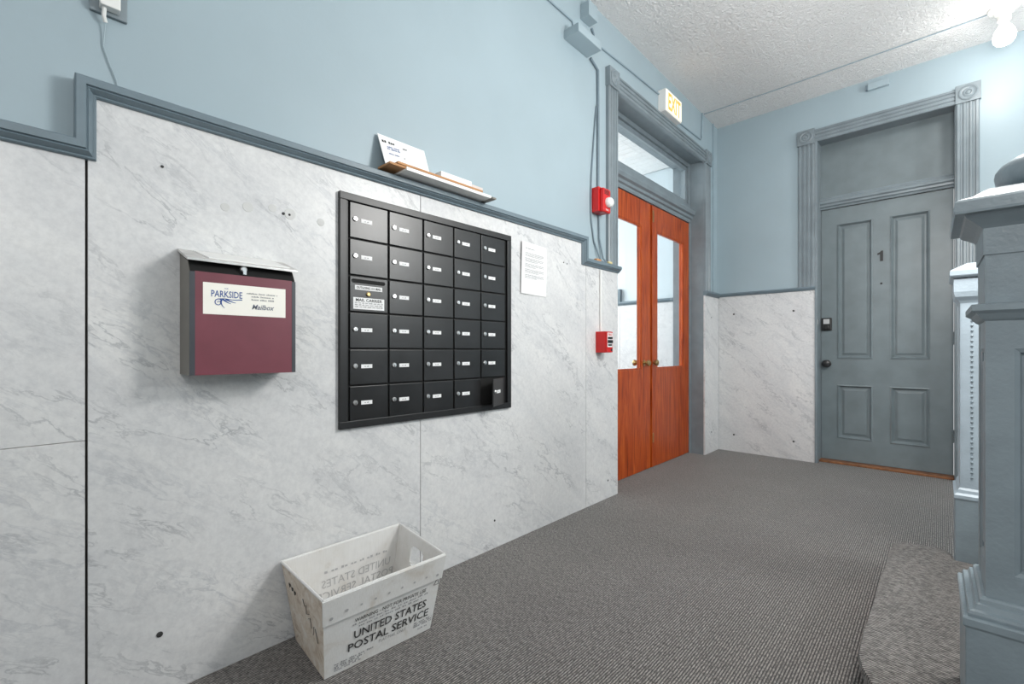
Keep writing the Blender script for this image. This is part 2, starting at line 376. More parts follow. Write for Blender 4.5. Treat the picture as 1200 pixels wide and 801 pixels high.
# moulded cap rail
rail_prof = [(0, 0), (0, 0.044), (0.003, 0.047), (0.021, 0.047), (0.023, 0.040), (0.027, 0.042), (0.032, 0.034), (0.036, 0.027), (0.040, 0.028), (0.043, 0.024), (0.043, 0)]
lf = lambda a, b, q: (XL+q, a, b)
m = MB(); sweep(m, [(YF, 1.550), (0.080, 1.550), (0.080, 1.717), (2.428, 1.722), (2.428, 1.587), (2.836, 1.587)], rail_prof, lf)
struct(m.build('trim_1', 'rail'), 'slate blue stepped moulding capping the marble wainscot', 'moulding')
m = MB(); sweep(m, [(DY1-0.004, 1.578), (YM, 1.578)], rail_prof, lf)
struct(m.build('trim_2', 'rail'), 'short slate blue rail between double doors and corner', 'moulding')
thin_prof = [(0, 0), (0, 0.038), (0.012, 0.042), (0.018, 0.036), (0.026, 0.032), (0.032, 0.026), (0.032, 0)]
m = MB(); sweep(m, [(XM, 1.577), (DX0-0.016, 1.577)], thin_prof, lambda a, b, q: (a, YB-q, b))
struct(m.build('trim_3', 'rail'), 'slate blue rail above marble beside the grey door', 'moulding')

# fluted casings with rosette blocks
def casing_prof(wd):
    k = wd/0.125
    return [(0, 0), (0, 0.022), (0.006*k, 0.027), (0.020*k, 0.027), (0.024*k, 0.019), (0.034*k, 0.019), (0.040*k, 0.026), (0.052*k, 0.026), (0.056*k, 0.019), (0.069*k, 0.019), (0.073*k, 0.026), (0.085*k, 0.026), (0.091*k, 0.019), (0.101*k, 0.019), (0.105*k, 0.027), (0.119*k, 0.027), (wd, 0.022), (wd, 0)]
def casing(parent, pts, wd, fn):
    m = MB(); sweep(m, pts, casing_prof(wd), fn); return m.build('casing', 'trim', parent)
def block(parent, a0, a1, z0, z1, fn, axis):
    m = MB(); P0 = fn(a0, z0, 0.0); P1 = fn(a1, z1, 0.036)
    m.box(P0[0], P1[0], P0[1], P1[1], P0[2], P1[2]); b = m.build('corner_block', 'trim', parent, bevel=0.002)
    c = fn((a0+a1)/2, (z0+z1)/2, 0.036); r = (a1-a0)*0.40; d = 1 if axis == 'X' else 1
    MB().lathe([(r, -0.001), (r, 0.004), (r*0.86, 0.008), (r*0.74, 0.002), (r*0.58, 0.001), (r*0.48, 0.006), (r*0.36, 0.007), (r*0.26, 0.002), (r*0.2, 0.006), (r*0.08, 0.008)], c, axis, 24).build('rosette', 'trim', b, smooth=True)
t4 = struct(empty('trim_4', (XL, (DY0+DY1)/2, 1.587)), 'fluted slate blue casing with rosette blocks around the double doors', 'door casing')
casing(t4, [(2.702, 1.587), (2.702, 2.812)], 0.122, lf); casing(t4, [(4.458, 1.578), (4.458, 2.806)], 0.122, lf)
casing(t4, [(2.824, 2.926), (4.458, 2.926)], 0.114, lf)
block(t4, 2.696, 2.828, 2.808, 2.938, lf, 'X'); block(t4, 4.452, 4.586, 2.800, 2.934, lf, 'X')
# jamb lining, stops, transom bar
bx('jamb', 'trim', (-1.965, XL+0.001, DY0-0.019, DY0, 0, 2.83), t4); bx('jamb', 'trim', (-1.965, XL+0.001, DY1, DY1+0.019, 0, 2.83), t4); bx('jamb', 'trim', (-1.965, XL+0.001, DY0-0.019, DY1+0.019, 2.83, 2.849), t4)
bx('stop', 'trim', (-1.80, -1.785, DY1-0.022, DY1, 0, 2.25), t4, bevel=0.003); bx('stop', 'trim', (-1.80, -1.785, DY0, DY0+0.022, 0, 2.25), t4, bevel=0.003)
m = MB(); bar = [(-1.86, 2.255), (-1.79, 2.255), (-1.785, 2.27), (-1.785, 2.285), (-1.770, 2.292), (-1.765, 2.312), (-1.745, 2.322), (-1.735, 2.345), (-1.735, 2.358), (-1.765, 2.366), (-1.775, 2.380), (-1.795, 2.385), (-1.795, 2.40), (-1.86, 2.40)]
m.prism(bar, lambda u, v, t: (u, t, v), DY0, DY1); m.build('transom_bar', 'trim', t4)
# transom window: two nested frames and a pane
win = struct(empty('window_1', (-1.83, (DY0+DY1)/2, 2.40)), 'wide glass transom light above the wooden double doors', 'window')
def ring(name, mat, x0, x1, y0, y1, z0, z1, b, parent, bev=0.003):
    m = MB(); m.box(x0, x1, y0, y1, z0, z0+b); m.box(x0, x1, y0, y1, z1-b, z1); m.box(x0, x1, y0, y0+b, z0+b, z1-b); m.box(x0, x1, y1-b, y1, z0+b, z1-b); return m.build(name, mat, parent, bevel=bev)
ring('window_frame', 'trim', -1.85, -1.79, DY0, DY1, 2.40, 2.83, 0.035, win); ring('window_frame', 'trim', -1.85, -1.81, DY0+0.035, DY1-0.035, 2.435, 2.795, 0.035, win)
bx('pane', 'glass', (-1.833, -1.829, DY0+0.065, DY1-0.065, 2.465, 2.765), win)

# double doors
def wood_door(name, y0, y1, py0, py1, label, ky):
    d = struct(empty(name, (-1.82, (y0+y1)/2, 0.006)), label, 'door')
    x0, x1, zb, zt, pz0, pz1 = -1.845, -1.80, 0.006, 2.25, 0.845, 2.04
    bx('stile', 'wood', (x0, x1, y0, py0, zb, zt), d, bevel=0.003); bx('stile', 'wood', (x0, x1, py1, y1, zb, zt), d, bevel=0.003)
    bx('top_rail', 'wood', (x0, x1, py0, py1, pz1, zt), d); bx('bottom_panel', 'wood', (x0, x1, py0, py1, zb, pz0), d)
    g = bx('pane', 'glass', (-1.824, -1.820, py0, py1, pz0, pz1), d)
    ring('glazing_bead', 'wood', -1.818, -1.803, py0, py1, pz0, pz1, 0.014, d, 0.002)
    for sx, base in ((1, x1), (-1, x0)):
        if ky is None: break
        k = MB(); k.lathe([(0.026, 0.0), (0.026, sx*0.004), (0.010, sx*0.006), (0.010, sx*0.022), (0.020, sx*0.026), (0.027, sx*0.038), (0.024, sx*0.050), (0.010, sx*0.056)], (base, ky, 0.90), 'X', 16)
        k.build('knob', 'brass', d, smooth=True)
    return d
d1 = wood_door('door_1', DY0+0.004, 3.632, 2.965, 3.474, 'varnished mahogany door leaf with tall glass pane, next to fire alarm pull', 3.515)
d2 = wood_door('door_2', 3.642, DY1-0.004, 3.757, 4.318, 'varnished mahogany door leaf with tall glass pane, nearer the room corner', 3.665)
bx('meeting_strip', 'wood', (-1.80, -1.790, 3.642, 3.668, 0.01, 2.245), d2, bevel=0.003)
bx('flush_bolt', 'brass', (-1.79, -1.784, 3.648, 3.662, 2.10, 2.20), d2); bx('flush_bolt', 'brass', (-1.79, -1.784, 3.648, 3.662, 0.22, 0.30), d2)
bx('gap_shade', 'void', (-1.86, -1.846, 3.60, 3.68, 0.01, 2.24), d2)  # near-black strip behind the meeting edges, painting the shade of the seam

# vestibule seen through the glass
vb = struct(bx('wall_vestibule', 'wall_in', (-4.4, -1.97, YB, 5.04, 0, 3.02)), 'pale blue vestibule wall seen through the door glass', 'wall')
bx('marble_slab', 'marble_a', (-2.78, -1.972, YM, YB, 0, 1.545), vb, bevel=0.0012); bx('marble_slab', 'marble_c', (-4.4, -2.784, YM, YB, 0, 1.70), vb, bevel=0.0012)
m = MB(); sweep(m, [(-4.4, 1.73), (-2.76, 1.73), (-2.76, 1.58), (-2.02, 1.58), (-2.02, 1.62), (-1.972, 1.62)], rail_prof, lambda a, b, q: (a, YB-q, b))
struct(m.build('trim_5', 'rail'), 'slate blue rail on the vestibule wall behind the glass', 'moulding')
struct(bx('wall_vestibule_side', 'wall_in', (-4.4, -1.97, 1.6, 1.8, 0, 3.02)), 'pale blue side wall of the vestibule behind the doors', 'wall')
vc = struct(bx('ceiling_vestibule', 'board', (-4.4, -1.97, 1.8, 5.04, 3.04, 3.12)), 'white boarded vestibule ceiling seen through the transom', 'ceiling')
pl = MB().box(-4.4, -1.975, -0.044, 0.044, -0.012, 0.012).build('plank', 'board', vc, bevel=0.004, local=True); pl.location = (0, 1.85, 3.028)
for i in range(1, 33):
    q = pl.copy(); C.objects.link(q); q.parent = vc; q.location = (0, 1.85+0.0915*i, 3.028)
area('vestibule_daylight', (-4.2, 3.3, 1.9), (0, R(-90), 0), 2.2, 2.6, 105, (0.97, 0.985, 1.0))

# the grey numbered door
def bfn(a, b, q): return (a, YB-q, b)
t6 = struct(empty('trim_6', (0, YB, 1.577)), 'fluted slate blue casing with rosette blocks around the grey door', 'door casing')
casing(t6, [(-0.945, 1.577), (-0.945, 2.862)], 0.125, bfn); casing(t6, [(DX1+0.008, 0), (DX1+0.008, 2.866)], 0.125, bfn); casing(t6, [(-0.82, 2.978), (DX1+0.008, 2.978)], 0.112, bfn)
block(t6, -0.952, -0.818, 2.858, 2.990, bfn, 'Y'); block(t6, DX1+0.003, DX1+0.140, 2.862, 2.996, bfn, 'Y')
bx('jamb', 'trim', (DX0-0.0195, DX0, YM-0.008, 5.038, 0, 2.88), t6, bevel=0.002); bx('jamb', 'trim', (DX1, DX1+0.0195, YB-0.004, 5.038, 0, 2.88), t6); bx('jamb', 'trim', (DX0-0.0195, DX1+0.0195, YB-0.004, 5.038, 2.88, 2.899), t6)
m = MB(); tb = [(5.03, 2.285), (4.965, 2.285), (4.960, 2.300), (4.945, 2.306), (4.942, 2.322), (4.93, 2.332), (4.93, 2.350), (4.945, 2.358), (4.948, 2.372), (4.962, 2.380), (4.965, 2.392), (5.03, 2.392)]
m.prism(tb, lambda u, v, t: (t, u, v), DX0, DX1); m.build('transom_bar', 'trim', t6)
bx('transom_panel', 'door_grey', (DX0, DX1, 4.985, 5.02, 2.39, 2.88), t6)
dg = struct(empty('door_3', ((DX0+DX1)/2, 4.98, 0.02)), 'grey painted four panel door marked with a black number 1', 'door')
PAN = [(-0.677, -0.424, 0.93, 2.14), (-0.311, -0.061, 0.93, 2.14), (-0.677, -0.424, 0.218, 0.70), (-0.311, -0.061, 0.218, 0.70)]
m = MB(); a, b, yy0, yy1, z0, z1 = DX0+0.004, DX1-0.004, 4.98, 5.025, 0.024, 2.28
for x0, x1 in ((a, -0.677), (-0.424, -0.311), (-0.061, b)): m.box(x0, x1, yy0, yy1, z0, z1)
for x0, x1 in ((-0.677, -0.424), (-0.311, -0.061)):
    for c0, c1 in ((z0, 0.218), (0.70, 0.93), (2.14, z1)): m.box(x0, x1, yy0, yy1, c0, c1)
m.build('leaf', 'door_grey', dg)
for x0, x1, c0, c1 in PAN:
    m = MB()
    def loop(i, y): return [(x0+i, y, c0+i), (x1-i, y, c0+i), (x1-i, y, c1-i), (x0+i, y, c1-i)]
    L4 = [loop(0, 4.978), loop(0.010, 4.974), loop(0.016, 4.984), loop(0.024, 4.998), loop(0.034, 4.998), loop(0.052, 4.990)]
    vs = [p for q in L4 for p in q]; fs = []
    for j in range(len(L4)-1):
        for i in range(4): k = (i+1) % 4; fs.append((j*4+i, j*4+k, (j+1)*4+k, (j+1)*4+i))
    fs.append(tuple((len(L4)-1)*4+i for i in range(4))); m.add(vs, fs); p = m.build('panel', 'door_grey', dg)
m = MB(); m.prism([(-0.372+u, 1.766+v) for u, v in ((-0.004, 0), (0.016, 0), (0.016, 0.088), (0.004, 0.088), (-0.006, 0.076), (-0.022, 0.068), (-0.022, 0.053), (-0.004, 0.060))], lambda u, v, t: (u, t, v), 4.976, 4.981); m.build('numeral', 'ink', dg)['label'] = 'black house number 1'
MB().lathe([(0.008, 0), (0.008, 0.004), (0.004, 0.005)], (-0.368, 4.98, 1.575), 'Y', 12).build('peephole', 'ink', dg)
m = MB(); m.box(-0.792, -0.714, 4.955, 4.98, 1.185, 1.30); lk = m.build('keypad_lock', 'black_frame', dg, bevel=0.008)
bx('keypad', 'chrome', (-0.776, -0.73, 4.952, 4.956, 1.245, 1.288), lk); MB().lathe([(0.022, 0), (0.022, 0.012), (0.016, 0.016)], (-0.753, 4.955, 1.212), 'Y', 16).build('thumb_turn', 'black', lk)
MB().lathe([(0.034, 0), (0.034, 0.006), (0.014, 0.010), (0.014, 0.034), (0.028, 0.040), (0.034, 0.054), (0.029, 0.068), (0.012, 0.074)], (-0.753, 4.98, 0.885), 'Y', 20).build('knob', 'black', dg, smooth=True)
for z in (0.28, 1.05, 2.0): bx('hinge', 'door_grey', (DX1-0.012, DX1+0.0005, 4.968, 4.985, z, z+0.10), dg)
tag(bx('threshold', 'threshold', (DX0, DX1, 4.90, 5.03, 0, 0.018), None, ((DX0+DX1)/2, 4.96, 0), bevel=0.004), 'worn brown wooden threshold under the grey door', 'threshold')

# ------------------------------------------------------------ staircase foot and newel posts
st = empty('staircase', (0.0, 2.1, 0)); tag(st, 'carpeted stair flight with rounded starting step between newel posts', 'stairs')
out = [(0.42, 1.33), (0.10, 1.33), (-0.02, 1.345), (-0.085, 1.385), (-0.125, 1.445), (-0.152, 1.505), (-0.166, 1.57), (-0.168, 1.70), (-0.155, 2.50), (-0.150, 2.565), (-0.132, 2.600), (-0.09, 2.622), (-0.01, 2.640), (0.022, 2.625), (0.036, 2.59), (0.038, 2.531), (0.42, 2.531)]
m = MB(); m.prism([(x+0.012, y) for x, y in out], lambda u, v, t: (u, v, t), 0.0, 0.14); m.build('riser', 'carpet_step', st, smooth=True)
m = MB(); m.prism(out, lambda u, v, t: (u, v, t), 0.135, 0.17); m.build('step', 'carpet_step', st, bevel=0.012, smooth=True)
for i in range(1, 6):
    x = 0.16+0.27*(i-1)
    m = MB(); m.box(x+0.02, x+0.34, 1.64, 2.53, 0.17*i, 0.17*(i+1)-0.03); m.box(x, x+0.34, 1.64, 2.53, 0.17*(i+1)-0.032, 0.17*(i+1)); m.build('step', 'carpet_step', st, bevel=0.008)

def sq(mb, cx, cy, prof):              # square turned-by-saw profile: (half width, z)
    vs = []; 
    for h, z in prof: vs += [(cx-h, cy-h, z), (cx+h, cy-h, z), (cx+h, cy+h, z), (cx-h, cy+h, z)]
    fs = [(3, 2, 1, 0)]
    for j in range(len(prof)-1):
        for i in range(4): k = (i+1) % 4; fs.append((j*4+i, j*4+k, (j+1)*4+k, (j+1)*4+i))
    n = (len(prof)-1)*4; fs.append((n, n+1, n+2, n+3)); mb.add(vs, fs)
np_ = empty('newel_post', (0.167, 1.505, 0.170), R(0.6)); tag(np_, 'thick grey painted newel post with panelled shaft and moulded flat cap', 'newel post', 'newel posts at the foot of the stairs')
def npart(name, prof, bev=0.0, mat='newel'):
    m = MB(); sq(m, 0, 0, [(h, z-(0.17 if name != 'plinth' else 0)) for h, z in prof]); return m.build(name, mat, np_, bevel=bev, local=True)
npart('plinth', [(0.130, 0.0), (0.130, 0.245)], 0.003)
npart('plinth_moulding', [(0.130, 0.410), (0.134, 0.416), (0.134, 0.430), (0.131, 0.433), (0.125, 0.434), (0.126, 0.440), (0.124, 0.446), (0.118, 0.448), (0.116, 0.449), (0.113, 0.459), (0.108, 0.461), (0.107, 0.469), (0.103, 0.473), (0.098, 0.474)])
HS = 0.098
# shaft with a recessed field on each face, holding a raised panel
pz0, pz1, pb = 0.36, 0.835, 0.042
m = MB()
ring4 = [[], []]
core = HS-0.016
m.box(-core, core, -core, core, 0.30, 0.905)
for sx, sy in ((-1, -1), (1, -1), (1, 1), (-1, 1)):
    m.box(sx*core if False else min(sx*HS, sx*(HS-pb)), max(sx*HS, sx*(HS-pb)), min(sy*HS, sy*(HS-pb)), max(sy*HS, sy*(HS-pb)), 0.30, 0.905)
for zz0, zz1 in ((0.30, pz0), (pz1, 0.905)): m.box(-HS+0.0005, HS-0.0005, -HS+0.0005, HS-0.0005, zz0, zz1)
m.build('shaft', 'newel', np_, local=True)
for fi in range(4):
    rot = Matrix.Rotation(fi*math.pi/2, 3, 'Z'); m = MB(); hw = HS-pb
    def lp(i, y): return [tuple(rot @ Vector(p)) for p in ((-hw+i, y, pz0+i), (hw-i, y, pz0+i), (hw-i, y, pz1-i), (-hw+i, y, pz1-i))]
    L4 = [lp(0, -HS+0.001), lp(0.008, -HS+0.004), lp(0.012, -core-0.001), lp(0.016, -core-0.001), lp(0.030, -HS+0.003)]
    vs = [p for q in L4 for p in q]; fs = []
    for j in range(len(L4)-1):
        for i in range(4): k = (i+1) % 4; fs.append((j*4+i, j*4+k, (j+1)*4+k, (j+1)*4+i))
    fs.append(tuple((len(L4)-1)*4+i for i in range(4))); m.add(vs, fs); m.build('panel', 'newel', np_, local=True)
npart('neck_moulding', [(0.098, 1.064), (0.103, 1.068), (0.112, 1.080), (0.120, 1.086), (0.120, 1.099), (0.100, 1.102)])
npart('neck', [(0.099, 1.10), (0.099, 1.207)])
npart('frieze', [(0.102, 1.205), (0.102, 1.276)], 0.001)
npart('cap', [(0.102, 1.262), (0.108, 1.268), (0.118, 1.276), (0.128, 1.284), (0.131, 1.290), (0.146, 1.291), (0.147, 1.296), (0.147, 1.316), (0.143, 1.321), (0.118, 1.330), (0.098, 1.344), (0.094, 1.348)])
m = MB(); m.lathe([(0.062, 1.345), (0.062, 1.360), (0.070, 1.366), (0.077, 1.376), (0.079, 1.388), (0.077, 1.400), (0.069, 1.412), (0.052, 1.424), (0.030, 1.432), (0.01, 1.434)], (0, 0, -0.17), 'Z', 32)
m.build('finial', 'newel', np_, smooth=True, local=True)

nf = empty('newel_post', (0.172, 2.662, 0.0), R(0.0)); tag(nf, 'slim panelled newel post standing on the far end of the rounded step', 'newel post', 'newel posts at the foot of the stairs')
def fpart(name, prof, bev=0.0, mat='newel_lit'):
    m = MB(); sq(m, 0, 0, prof); return m.build(name, mat, nf, bevel=bev, local=True)
fpart('plinth', [(0.130, 0.0), (0.130, 0.41)], 0.003, 'newel')
fpart('plinth_moulding', [(0.130, 0.41), (0.133, 0.416), (0.133, 0.428), (0.124, 0.436), (0.122, 0.448), (0.116, 0.456)])
fpart('shaft', [(0.116, 0.45), (0.116, 1.20)], 0.004)
fpart('cap_moulding', [(0.114, 1.185), (0.120, 1.20), (0.130, 1.215), (0.134, 1.235), (0.134, 1.285)], 0.0)
fpart('cap', [(0.134, 1.29), (0.143, 1.296), (0.145, 1.300), (0.145, 1.318), (0.138, 1.324), (0.118, 1.336), (0.095, 1.35)])
m = MB()
for i in range(34):
    for yy in (-0.1165,): m.lathe([(0.0045, -0.0005), (0.0035, 0.003), (0.001, 0.004)], (-0.082, yy, 0.50+0.020*i), 'Y', 6)
tag(m.build('beading', 'newel', nf, local=True), kind='stuff')

# ------------------------------------------------------------ letterbox bank
mx = empty('mailbox_bank', (XM, 1.267, 0.703)); tag(mx, 'black wall mounted bank of small locking apartment mailboxes on marble', 'mailboxes')
Y0, Y1, Z0, Z1 = 0.795, 1.727, 0.705, 1.60
ring('frame', 'black_frame', XM, XM+0.016, Y0, Y1, Z0, Z1, 0.028, mx, 0.002)
bx('back_plate', 'void', (XM, XM+0.003, Y0+0.027, Y1-0.027, Z0+0.027, Z1-0.027), mx)
bx('inner_strip', 'black_frame', (XM+0.002, XM+0.010, Y0+0.027, Y0+0.034, Z0+0.027, Z1-0.027), mx)
CW, CP, RH, RP, CY, CZ = 0.1625, 0.1708, 0.1345, 0.1413, 0.838, 1.570
door_me = lock_me = lab_me = None
def door_proto():
    d = MB().box(0, 0.007, 0, CW, 0, RH).build('mailbox_door', 'black', mx, bevel=0.0018, local=True)
    k = MB(); k.lathe([(0.0095, 0.0), (0.0095, 0.004), (0.0075, 0.006), (0.002, 0.006)], (0.007, 0.021, 0.072), 'X', 14)
    k.cur = 1; k.box(0.0125, 0.0135, 0.0198, 0.0222, 0.0645, 0.073)
    lk = k.build('lock', ['chrome', 'ink'], d, local=True)
    q = MB(); q.box(0.0068, 0.0078, 0.046, 0.093, 0.0625, 0.0775); q.cur = 1
    f = Frame((0.0078, 0.046, 0.0625), (0, 1, 0), (0, 0, 1)); scribble(q, f, 0.014, 0.034, 0.005, 0.0045, 0.0003, (0.006, 0.009))
    lb = q.build('name_label', ['paper', 'ink_grey'], d, local=True)
    return d
proto = door_proto(); first = True
for r in range(6):
    for c in range(5):
        if (r, c) == (2, 0): continue
        if first: d = proto; first = False
        else:
            d = proto.copy(); C.objects.link(d); d.parent = mx
            for ch in proto.children:
                e = ch.copy(); C.objects.link(e); e.parent = d
        yy, zz = CY+CP*c, CZ-RP*r-RH
        d.location = Vector((XM+0.003, yy, zz))-mx.location
        if (r, c) == (5, 4):          # the last door hangs ajar on its right edge
            an = R(24); d.rotation_euler = (0, 0, an)
            d.location = Vector((XM+0.003+math.sin(an)*CW, yy+CW-math.cos(an)*CW, zz))-mx.location
bpy.context.view_layer.update()
# carrier slot door
yy, zz = CY, CZ-RP*2-RH
cd = bx('carrier_door', 'black', (XM+0.003, XM+0.010, yy, yy+CW, zz, zz+RH), mx, bevel=0.0018)
m = MB(); xs = XM+0.0102
pts = [(yy+0.006+0.007, 0)]; y0s, y1s, zc, hr = yy+0.006, yy+CW-0.012, zz+0.117, 0.0075
poly = [(y0s+hr+hr*math.cos(a), zc+hr*math.sin(a)) for a in [math.pi/2+math.pi*i/8 for i in range(9)]]+[(y1s-hr+hr*math.cos(a), zc+hr*math.sin(a)) for a in [-math.pi/2+math.pi*i/8 for i in range(9)]]
m.prism(poly, lambda u, v, t: (t, u, v), xs-0.001, xs+0.0006); m.build('mail_slot', 'void', cd)
m = MB(); m.box(xs-0.001, xs+0.0008, 0.858, 0.975, 1.237, 1.254); m.cur = 1
text_mesh(m, 'OUTGOING U.S. MAIL', left_frame(0.858, 1.237, xs+0.0008), 0.0095, 0.006, 0.004, width=0.105, bold=0.015); m.build('slot_label', ['paper', 'ink'], cd)
MB().lathe([(0.009, 0), (0.009, 0.004), (0.006, 0.006)], (XM+0.010, 0.914, 1.222), 'X', 14).build('lock', 'brass', cd)
m = MB(); m.box(xs-0.001, xs+0.0008, 0.851, 0.984, 1.162, 1.207); m.cur = 1
f = left_frame(0.851, 1.162, xs+0.0008); text_mesh(m, 'MAIL CARRIER', f, 0.0115, 0.010, 0.030, width=0.113, bold=0.015); m.cur = 2
for q in (0.022, 0.0145, 0.007): scribble(m, f, 0.006, 0.127, q, 0.0045, words=(0.01, 0.02))
m.build('carrier_label', ['paper', 'ink', 'ink_grey'], cd)

# ------------------------------------------------------------ burgundy suggestion-style letterbox
XF = -1.53
lb = empty('letterbox', (XM, 0.45, 0.931)); tag(lb, 'burgundy fronted steel drop box with cream printed label on marble', 'letterbox')
a, b = 0.307, 0.594
m = MB(); m.prism([(XM, 0.931), (XF, 0.931), (XF, 1.222), (XF-0.022, 1.256), (XM, 1.290)], lambda u, v, t: (u, t, v), a, b); m.build('body', 'steel_side', lb, bevel=0.0015)
bx('face_edge', 'charcoal', (XF-0.002, XF+0.002, a, a+0.013, 0.931, 1.224), lb); bx('face_edge', 'charcoal', (XF-0.002, XF+0.002, b-0.011, b, 0.931, 1.224), lb)
bx('front_panel', 'burgundy', (XF-0.002, XF+0.0012, a+0.013, b-0.011, 0.931, 1.226), lb)
m = MB(); m.prism([(XF+0.001, 1.224), (XF-0.021, 1.258), (XF-0.024, 1.256), (XF-0.003, 1.222)], lambda u, v, t: (u, t, v), a+0.002, b-0.002); m.build('drop_slot', 'void', lb)
m = MB(); m.prism([(XM, 1.304), (XF+0.008, 1.262), (XF+0.008, 1.2545), (XF+0.005, 1.2545), (XM, 1.296)], lambda u, v, t: (u, t, v), a-0.006, b+0.006); lid = m.build('lid', 'steel', lb, bevel=0.0008)
m = MB(); sl = (1.304-1.262)/(XM-XF-0.008)
def lidz(x, h): return 1.304+(x-XM)*sl+h
xx0, xx1 = XM+0.004, XF-0.012
vs = [(xx0, a+0.03, lidz(xx0, 0.0)), (xx1, a+0.050, lidz(xx1, 0.0)), (xx1, b-0.012, lidz(xx1, 0)), (xx0, b-0.035, lidz(xx0, 0))]; vs += [(x, y, z+0.0025) for x, y, z in vs]
m.add(vs, [(3, 2, 1, 0), (4, 5, 6, 7), (0, 1, 5, 4), (1, 2, 6, 5), (2, 3, 7, 6), (3, 0, 4, 7)]); m.build('lid_plate', 'white_plastic', lid)
m = MB(); m.lathe([(0.009, -0.01), (0.009, 0.006), (0.006, 0.008)], (XF-0.004, 0.444, 1.246), 'X', 14); m.box(XF-0.004, XF+0.005, 0.441, 0.450, 1.230, 1.242); m.build('lock', 'chrome', lb)
lab = bx('printed_label', 'cream', (XF, XF+0.002, 0.339, 0.563, 1.106, 1.197), lb)
f = left_frame(0.339, 1.106, XF+0.002); m = MB()
text_mesh(m, 'THE', f, 0.004, 0.058, 0.075, align='CENTER'); text_mesh(m, 'PARKSIDE', f, 0.019, 0.020, 0.051, width=0.080, bold=0.008)
def swoosh(pts, w0, w1):
    n = len(pts); L_, Rr = [], []
    for i, (u, v) in enumerate(pts):
        p0 = Vector(pts[max(i-1, 0)]); p1 = Vector(pts[min(i+1, n-1)]); d = (p1-p0).normalized(); nn = Vector((-d.y, d.x)); wd = (w0+(w1-w0)*i/(n-1))/2
        L_.append(Vector((u, v))+nn*wd); Rr.append(Vector((u, v))-nn*wd)
    m.add([f.p(q.x, q.y, 0.0007) for q in L_+Rr], [(i, i+1, n+i+1, n+i) for i in range(n-1)])
def arc(cx, cy, r0, r1, a0, a1, n=14): return [(cx+(r0+(r1-r0)*i/n)*math.cos(R(a0+(a1-a0)*i/n)), cy+(r0+(r1-r0)*i/n)*math.sin(R(a0+(a1-a0)*i/n))) for i in range(n+1)]
swoosh([(0.040+0.0046*i, 0.046+0.001*math.sin(i*0.6)) for i in range(14)], 0.0015, 0.0028)
swoosh(arc(0.038, 0.035, 0.0110, 0.002, 60, 560), 0.0028, 0.0014); swoosh(arc(0.047, 0.046, 0.001, 0.027, -120, -75), 0.0052, 0.0010)
swoosh([(0.048+0.0022*i, 0.046-0.0019*i+0.00006*i*i) for i in range(11)], 0.0052, 0.0010); swoosh([(0.056+0.003*i, 0.046-0.0016*i+0.00006*i*i) for i in range(10)], 0.0052, 0.0010)
m.build('emblem', 'ink_blue', lab)
m = MB(); text_mesh(m, 'Mailbox', f, 0.0150, 0.126, 0.021, width=0.064, shear=0.35, bold=0.012); m.build('lettering', plain('dark_ink', (0.12, 0.14, 0.2, 1), 0.6), lab)
m = MB(); scribble(m, f, 0.112, 0.200, 0.066, 0.0045); scribble(m, f, 0.125, 0.190, 0.057, 0.0045); scribble(m, f, 0.125, 0.190, 0.048, 0.0045); tag(m.build('small_print', 'ink_grey', lab), kind='stuff')

# ------------------------------------------------------------ paper notice
m = MB(); n = 10      # sheet bulging slightly off the marble, left edge lifted
def sheet_x(u, v): return XM+0.0025+0.010*(1-u)**2*(0.4+0.6*v)+0.004*math.sin(v*3.0)*u
c4 = [(1.812, 1.312), (2.030, 1.308), (2.032, 1.588), (1.816, 1.594)]
def shp(u, v): 
    A = Vector(c4[0]).lerp(Vector(c4[1]), u); B_ = Vector(c4[3]).lerp(Vector(c4[2]), u); q = A.lerp(B_, v); return (sheet_x(u, v), q.x, q.y)
vs = [shp(i/n, j/n) for j in range(n+1) for i in range(n+1)]; vs2 = [(x-0.0008, y, z) for x, y, z in vs]; N = (n+1)**2
fs = [(j*(n+1)+i, j*(n+1)+i+1, (j+1)*(n+1)+i+1, (j+1)*(n+1)+i) for j in range(n) for i in range(n)]
m.add(vs+vs2, fs+[tuple(N+k for k in q[::-1]) for q in fs])
note = m.build('paper_notice', 'paper', None, (XM, 1.92, 1.31)); tag(note, 'white printed letter taped to the marble beside the mailboxes', 'notice')
m = MB()
class Bent:
    def p(s, a_, b_, c_=0): x, y, z = shp(a_, b_); return Vector((x+0.001, y, z))
bf = Bent(); scribble(m, bf, 0.14, 0.52, 0.875, 0.020, words=(0.08, 0.16))
v = 0.79
for grp in (3, 3, 3, 3, 3):
    for i in range(grp): scribble(m, bf, 0.13, 0.88 if i < grp-1 else random.uniform(0.45, 0.85), v, 0.014, words=(0.05, 0.14)); v -= 0.028
    v -= 0.022
tag(m.build('print', 'ink_grey', note), kind='stuff')

